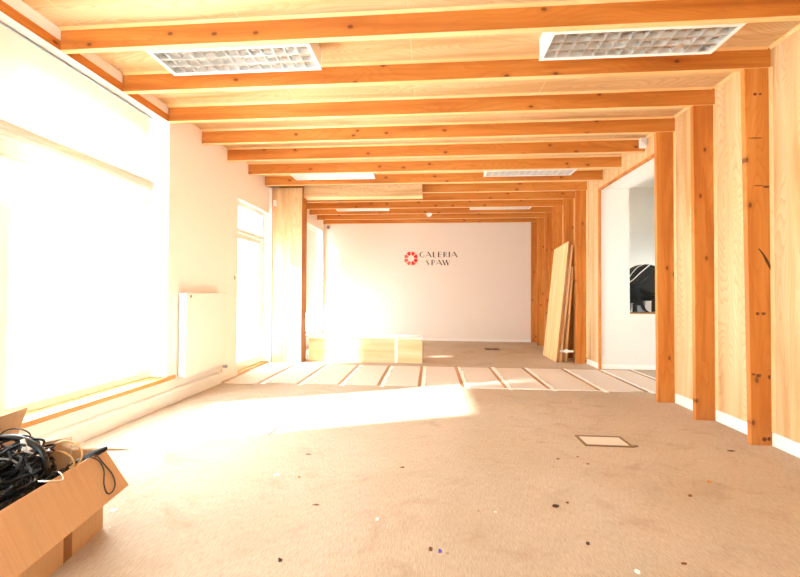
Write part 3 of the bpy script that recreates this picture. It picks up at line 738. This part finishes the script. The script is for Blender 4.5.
B(BX1, BX1 + .0008, 1.735, 1.785, 0, BZ - .01).build('packing_tape', card_tape, t)
tm = MB()
rnd = random.Random(11)
for k in range(230):
    yc = rnd.uniform(1.36, 1.74); xc = rnd.uniform(-2.05, -1.74)
    zt = .40 + .14 * max(0, 1 - abs((xc + 1.90) / .22) ** 2)
    r = rnd.uniform(.03, .10); tilt = rnd.uniform(-.6, .6); ph = rnd.uniform(0, 6.28); pts = []
    zc = rnd.uniform(.30, zt)
    for j in range(8):
        a = ph + j * .75
        px = xc + r * math.cos(a) * rnd.uniform(.8, 1.2); py = yc + r * 1.3 * math.sin(a) * rnd.uniform(.8, 1.2)
        pz = zc + r * .4 * math.sin(a + tilt) + rnd.uniform(-.012, .012)
        lim = -1.69 if py < 1.62 else -1.76
        if pz < .41: lim = min(lim, -1.682)
        pts.append((min(max(px, -2.085), lim), min(max(py, 1.32), 1.80), max(pz, .27)))
    tm.tube(pts, rnd.choice((.003, .0038, .005, .006)), 6, sub=5)
for k in range(40):               # coiled cable lower down
    yc = 1.37 + (k % 8) * .055; xc = -2.03 + (k // 8) * .075
    pts = [(min(max(xc + .07 * math.cos(j * .9), -2.08), -1.69), min(max(yc + .07 * math.sin(j * .9), 1.32), 1.80), .27 + .009 * j) for j in range(16)]
    tm.tube(pts, .011, 6, sub=3)
o = tm.build('cable_tangle', black_cb); tag(o, 'dense tangle of thin black cables heaped in the cardboard box', 'cables', kind='stuff')
hp = MB(); G = 12                 # the packed mass under the loose cables
vs = []; fs = []
for a in range(G + 1):
    for b_ in range(G + 1):
        u, v = a / G, b_ / G; x = BX0 + .006 + u * (BX1 - BX0 - .012); y = BY0 + .006 + v * .50
        vs.append((x, y, .30 + .15 * (math.sin(math.pi * u) * math.sin(math.pi * min(1, v * 1.0 + .0))) ** .7 + rnd.uniform(-.012, .012)))
k0 = len(vs)
for a in range(G + 1):
    for b_ in range(G + 1): vs.append((vs[a * (G + 1) + b_][0], vs[a * (G + 1) + b_][1], .006))
W = G + 1
for a in range(G):
    for b_ in range(G):
        q = (a * W + b_, (a + 1) * W + b_, (a + 1) * W + b_ + 1, a * W + b_ + 1); fs.append(q); fs.append(tuple(i + k0 for i in q[::-1]))
for a in range(G):
    for (p_, q_) in (((a, 0), (a + 1, 0)), ((a, G), (a + 1, G)), ((0, a), (0, a + 1)), ((G, a), (G, a + 1))):
        i0, i1 = p_[0] * W + p_[1], q_[0] * W + q_[1]; fs.append((i0, i1, i1 + k0, i0 + k0))
hp._add(vs, fs, True)
o = hp.build('cable_filling', black_cb); tag(o, 'dark packed lower layer of cables filling the cardboard box', 'cables', kind='stuff')
XF = lambda p: p
t2 = MB().slab((-1.785, 1.700, .08), (-1.690, 1.735, .08), (-1.688, 1.737, .520), (-1.783, 1.702, .505), (.3, -.9, 0), .005).build('cardboard_sheet', card_in)
tag(t2, 'upright piece of cardboard stuck between the cables in the box', 'cardboard piece')
def cable(name, pts, r, mat, label, sides=8): return tag(MB().tube(pts, r, sides, sub=8).build(name, mat), label, 'cable')
cable('cable', [(-1.70, 1.78, .36), (-1.655, 1.785, .40), (-1.627, 1.795, .396), (-1.617, 1.819, .368), (-1.593, 1.816, .326), (-1.56, 1.78, .282), (-1.537, 1.772, .244), (-1.536, 1.801, .234), (-1.554, 1.84, .253), (-1.581, 1.852, .296), (-1.611, 1.836, .351), (-1.634, 1.815, .400), (-1.665, 1.80, .395), (-1.72, 1.78, .35)], .0032, grey_dk, 'dark cable loop hanging over the outer flap of the cardboard box')
cable('cable', [(-1.80, 1.66, .36), (-1.758, 1.685, .42), (-1.75, 1.69, .473), (-1.716, 1.69, .506), (-1.661, 1.69, .517), (-1.607, 1.69, .496), (-1.592, 1.69, .447), (-1.625, 1.69, .40), (-1.678, 1.69, .37), (-1.757, 1.69, .335)], .0042, tan_cb, 'tan cable arching highest beside the upright cardboard piece')
cable('cable', [(-1.80, 1.65, .38), (-1.753, 1.675, .424), (-1.724, 1.675, .466), (-1.68, 1.675, .472), (-1.635, 1.675, .455), (-1.615, 1.675, .42), (-1.654, 1.675, .396), (-1.722, 1.675, .38)], .0042, tan_cb, 'lower tan cable loop crossing in front of the upright cardboard piece')
cable('cable', [(-1.99, 1.56, .47), (-1.963, 1.60, .535), (-1.896, 1.60, .555), (-1.824, 1.60, .56), (-1.752, 1.60, .54), (-1.694, 1.60, .50), (-1.675, 1.60, .43)], .014, black_pl, 'thick black cable arching over the far left of the tangle')
cable('cable', [(-1.93, 1.50, .44), (-1.87, 1.50, .505), (-1.80, 1.50, .51), (-1.73, 1.51, .50), (-1.68, 1.53, .45)], .004, grey_pl, 'pale grey cable lying across the black tangle')
cable('cable', [(-1.70, 1.47, .37), (-1.655, 1.49, .41), (-1.61, 1.505, .421), (-1.572, 1.53, .412), (-1.565, 1.57, .40), (-1.60, 1.59, .418), (-1.65, 1.60, .41), (-1.70, 1.60, .37)], .0042, silver, 'silvery cable bulging over the near rim of the box')
t = thing('plug', (-1.74, 1.60, .45), 'white and silver plug on top of the tangle beside cardboard piece', 'plug')
MB().tube([(-1.755, 1.57, .565), (-1.734, 1.575, .50)], .008, 8, spline=False).build('plug_body', paper, t)
MB().tube([(-1.744, 1.575, .505), (-1.677, 1.60, .481)], .009, 8, spline=False).build('plug_pin', silver, t)
MB().tube([(-1.75, 1.60, .46), (-1.70, 1.60, .485), (-1.668, 1.61, .508)], .006, 8).build('plug_cord', silver, t)
t = thing('power_adapter', (-1.66, 1.80, .34), 'black power adapter sticking out of the far corner of box', 'adapter')
MB().slab((-1.725, 1.755, .355), (-1.66, 1.79, .375), (-1.603, 1.85, .415), (-1.66, 1.83, .40), (-.1, 0, 1), .022).build('body', black_cb, t, bevel=.003)
MB().tube([(-1.715, 1.765, .375), (-1.75, 1.74, .35), (-1.78, 1.72, .32)], .004, 8).build('cord', black_pl, t)

# ---------------------------------------------------------------- litter on the carpet
XF = lambda p: p
def bit(px, py, kind, mat, w, d, label, cat, h=.004):
    x, y = floor_at(px, py); n = rnd.randint(5, 7); a0 = rnd.uniform(0, 6)
    poly = []
    for k in range(n):
        a = 6.2832 * k / n + rnd.uniform(-.25, .25); q = rnd.uniform(.7, 1.1)
        poly.append((x + w / 2 * q * math.cos(a), y + d / 2 * q * math.sin(a)))
    m = MB().prism(poly, 2, 0, h)
    for i in range(n, 2 * n): m.v[i].z = h * rnd.uniform(.5, 1.3)
    tag(m.build(kind, mat), label, cat, 'litter on the carpet')
bit(308.7, 454.4, 'litter_sliver', chip_brown, .05, .012, 'thin brown sliver on the carpet in front of the sunlit patch', 'litter')
bit(402.5, 467.5, 'litter_sliver', chip_dark, .035, .012, 'dark sliver on the carpet in the middle of the floor', 'litter')
bit(277, 475, 'paper_scrap', paper, .05, .03, 'flat white paper scrap on the carpet, left of the middle', 'paper scrap')
bit(299, 477.6, 'litter_crumb', chip_tan, .02, .016, 'tiny orange crumb just right of the flat white paper scrap', 'litter', .01)
bit(316, 505, 'litter_flake', chip_brown, .04, .012, 'brown flake on the carpet below the flat white paper scrap', 'litter')
bit(377, 520, 'paper_scrap', paper, .022, .02, 'small crumpled white scrap near the bottom centre of the carpet', 'paper scrap', .012)
bit(430.6, 550, 'litter_crumb', chip_brown, .018, .018, 'brown crumb lying just left of the blue bead', 'litter', .012)
bit(440, 552, 'blue_bead', chip_blue, .018, .014, 'small blue plastic bead on the carpet at bottom centre', 'bead', .012)
bit(280, 561, 'litter_crumb', chip_dark, .02, .018, 'dark crumb on the carpet at the lower left, beyond the box', 'litter', .012)
bit(495.5, 512.5, 'paper_scrap', paper, .016, .014, 'lone white paper speck right of the bottom centre', 'paper scrap', .006)
bit(555.5, 506.5, 'litter_flake', chip_dark, .036, .022, 'dark red-brown flake below the framed floor box', 'litter', .008)
bit(567.5, 503, 'litter_crumb', chip_brown, .02, .014, 'small brown crumb beside the dark red-brown flake', 'litter', .006)
bit(587.7, 544, 'litter_crumb', chip_dark, .02, .02, 'black crumb near the lower right of the carpet', 'litter', .01)
bit(690, 496, 'litter_flake', chip_brown, .03, .022, 'brown flake on the carpet below the nearest post', 'litter', .008)
bit(709, 482, 'litter_crumb', chip_tan, .03, .02, 'orange chip on the carpet close to the nearest post', 'litter', .006)
bit(684, 564, 'litter_flake', chip_brown, .03, .014, 'brown sliver at the bottom right of the carpet', 'litter')
bit(637, 572, 'paper_scrap', paper, .025, .03, 'white paper scrap at the very bottom right of the carpet', 'paper scrap')
bit(730.6, 451, 'metal_strip', chip_dark, .07, .028, 'dark metal strip on the carpet in front of the nearest post', 'metal strip')
bit(558, 459, 'litter_sliver', chip_brown, .03, .012, 'brown sliver left below the framed floor box', 'litter')
bit(578, 457, 'litter_crumb', chip_brown, .025, .014, 'brown crumb just below the framed floor box', 'litter')
bit(588, 464, 'litter_crumb', chip_brown, .025, .014, 'brown crumb lowest of the three under the framed floor box', 'litter')
bit(114, 510, 'paper_scrap', paper, .055, .05, 'torn white paper scrap right beside the cardboard box', 'paper scrap')
bit(110, 528, 'paper_scrap', paper, .012, .012, 'tiny white speck of paper by the cardboard box corner', 'paper scrap')
bit(112, 428.5, 'litter_crumb', chip_dark, .035, .015, 'dark scrap against the white skirting below the big window', 'litter', .02)

# ---------------------------------------------------------------- light
w = bpy.data.worlds.new('sky'); S.world = w; w.use_nodes = True
nt = w.node_tree; nt.nodes.clear()
bg = nt.nodes.new('ShaderNodeBackground'); ow = nt.nodes.new('ShaderNodeOutputWorld')
bg.inputs['Color'].default_value = (0.80, 0.92, 1.0, 1); bg.inputs['Strength'].default_value = 9.0
nt.links.new(bg.outputs[0], ow.inputs[0])
sun = bpy.data.lights.new('sun', 'SUN'); sun.energy = 14.0; sun.angle = math.radians(2.5); sun.color = (1, .95, .88)
so = bpy.data.objects.new('sun', sun); COL.objects.link(so)
az, el = math.radians(22), math.radians(30)
dv = Vector((math.cos(az) * math.cos(el), math.sin(az) * math.cos(el), -math.sin(el)))
so.rotation_euler = dv.to_track_quat('-Z', 'Y').to_euler(); so.location = (-6, 0, 5)

S.view_settings.view_transform = 'Standard'; S.view_settings.look = 'None'
S.view_settings.exposure = 1.65; S.view_settings.gamma = 1; S.view_settings.use_curve_mapping = False
S.cycles.use_denoising = True
S.cycles.max_bounces = 12; S.cycles.diffuse_bounces = 8; S.cycles.transparent_max_bounces = 16
S.cycles.sample_clamp_indirect = 10
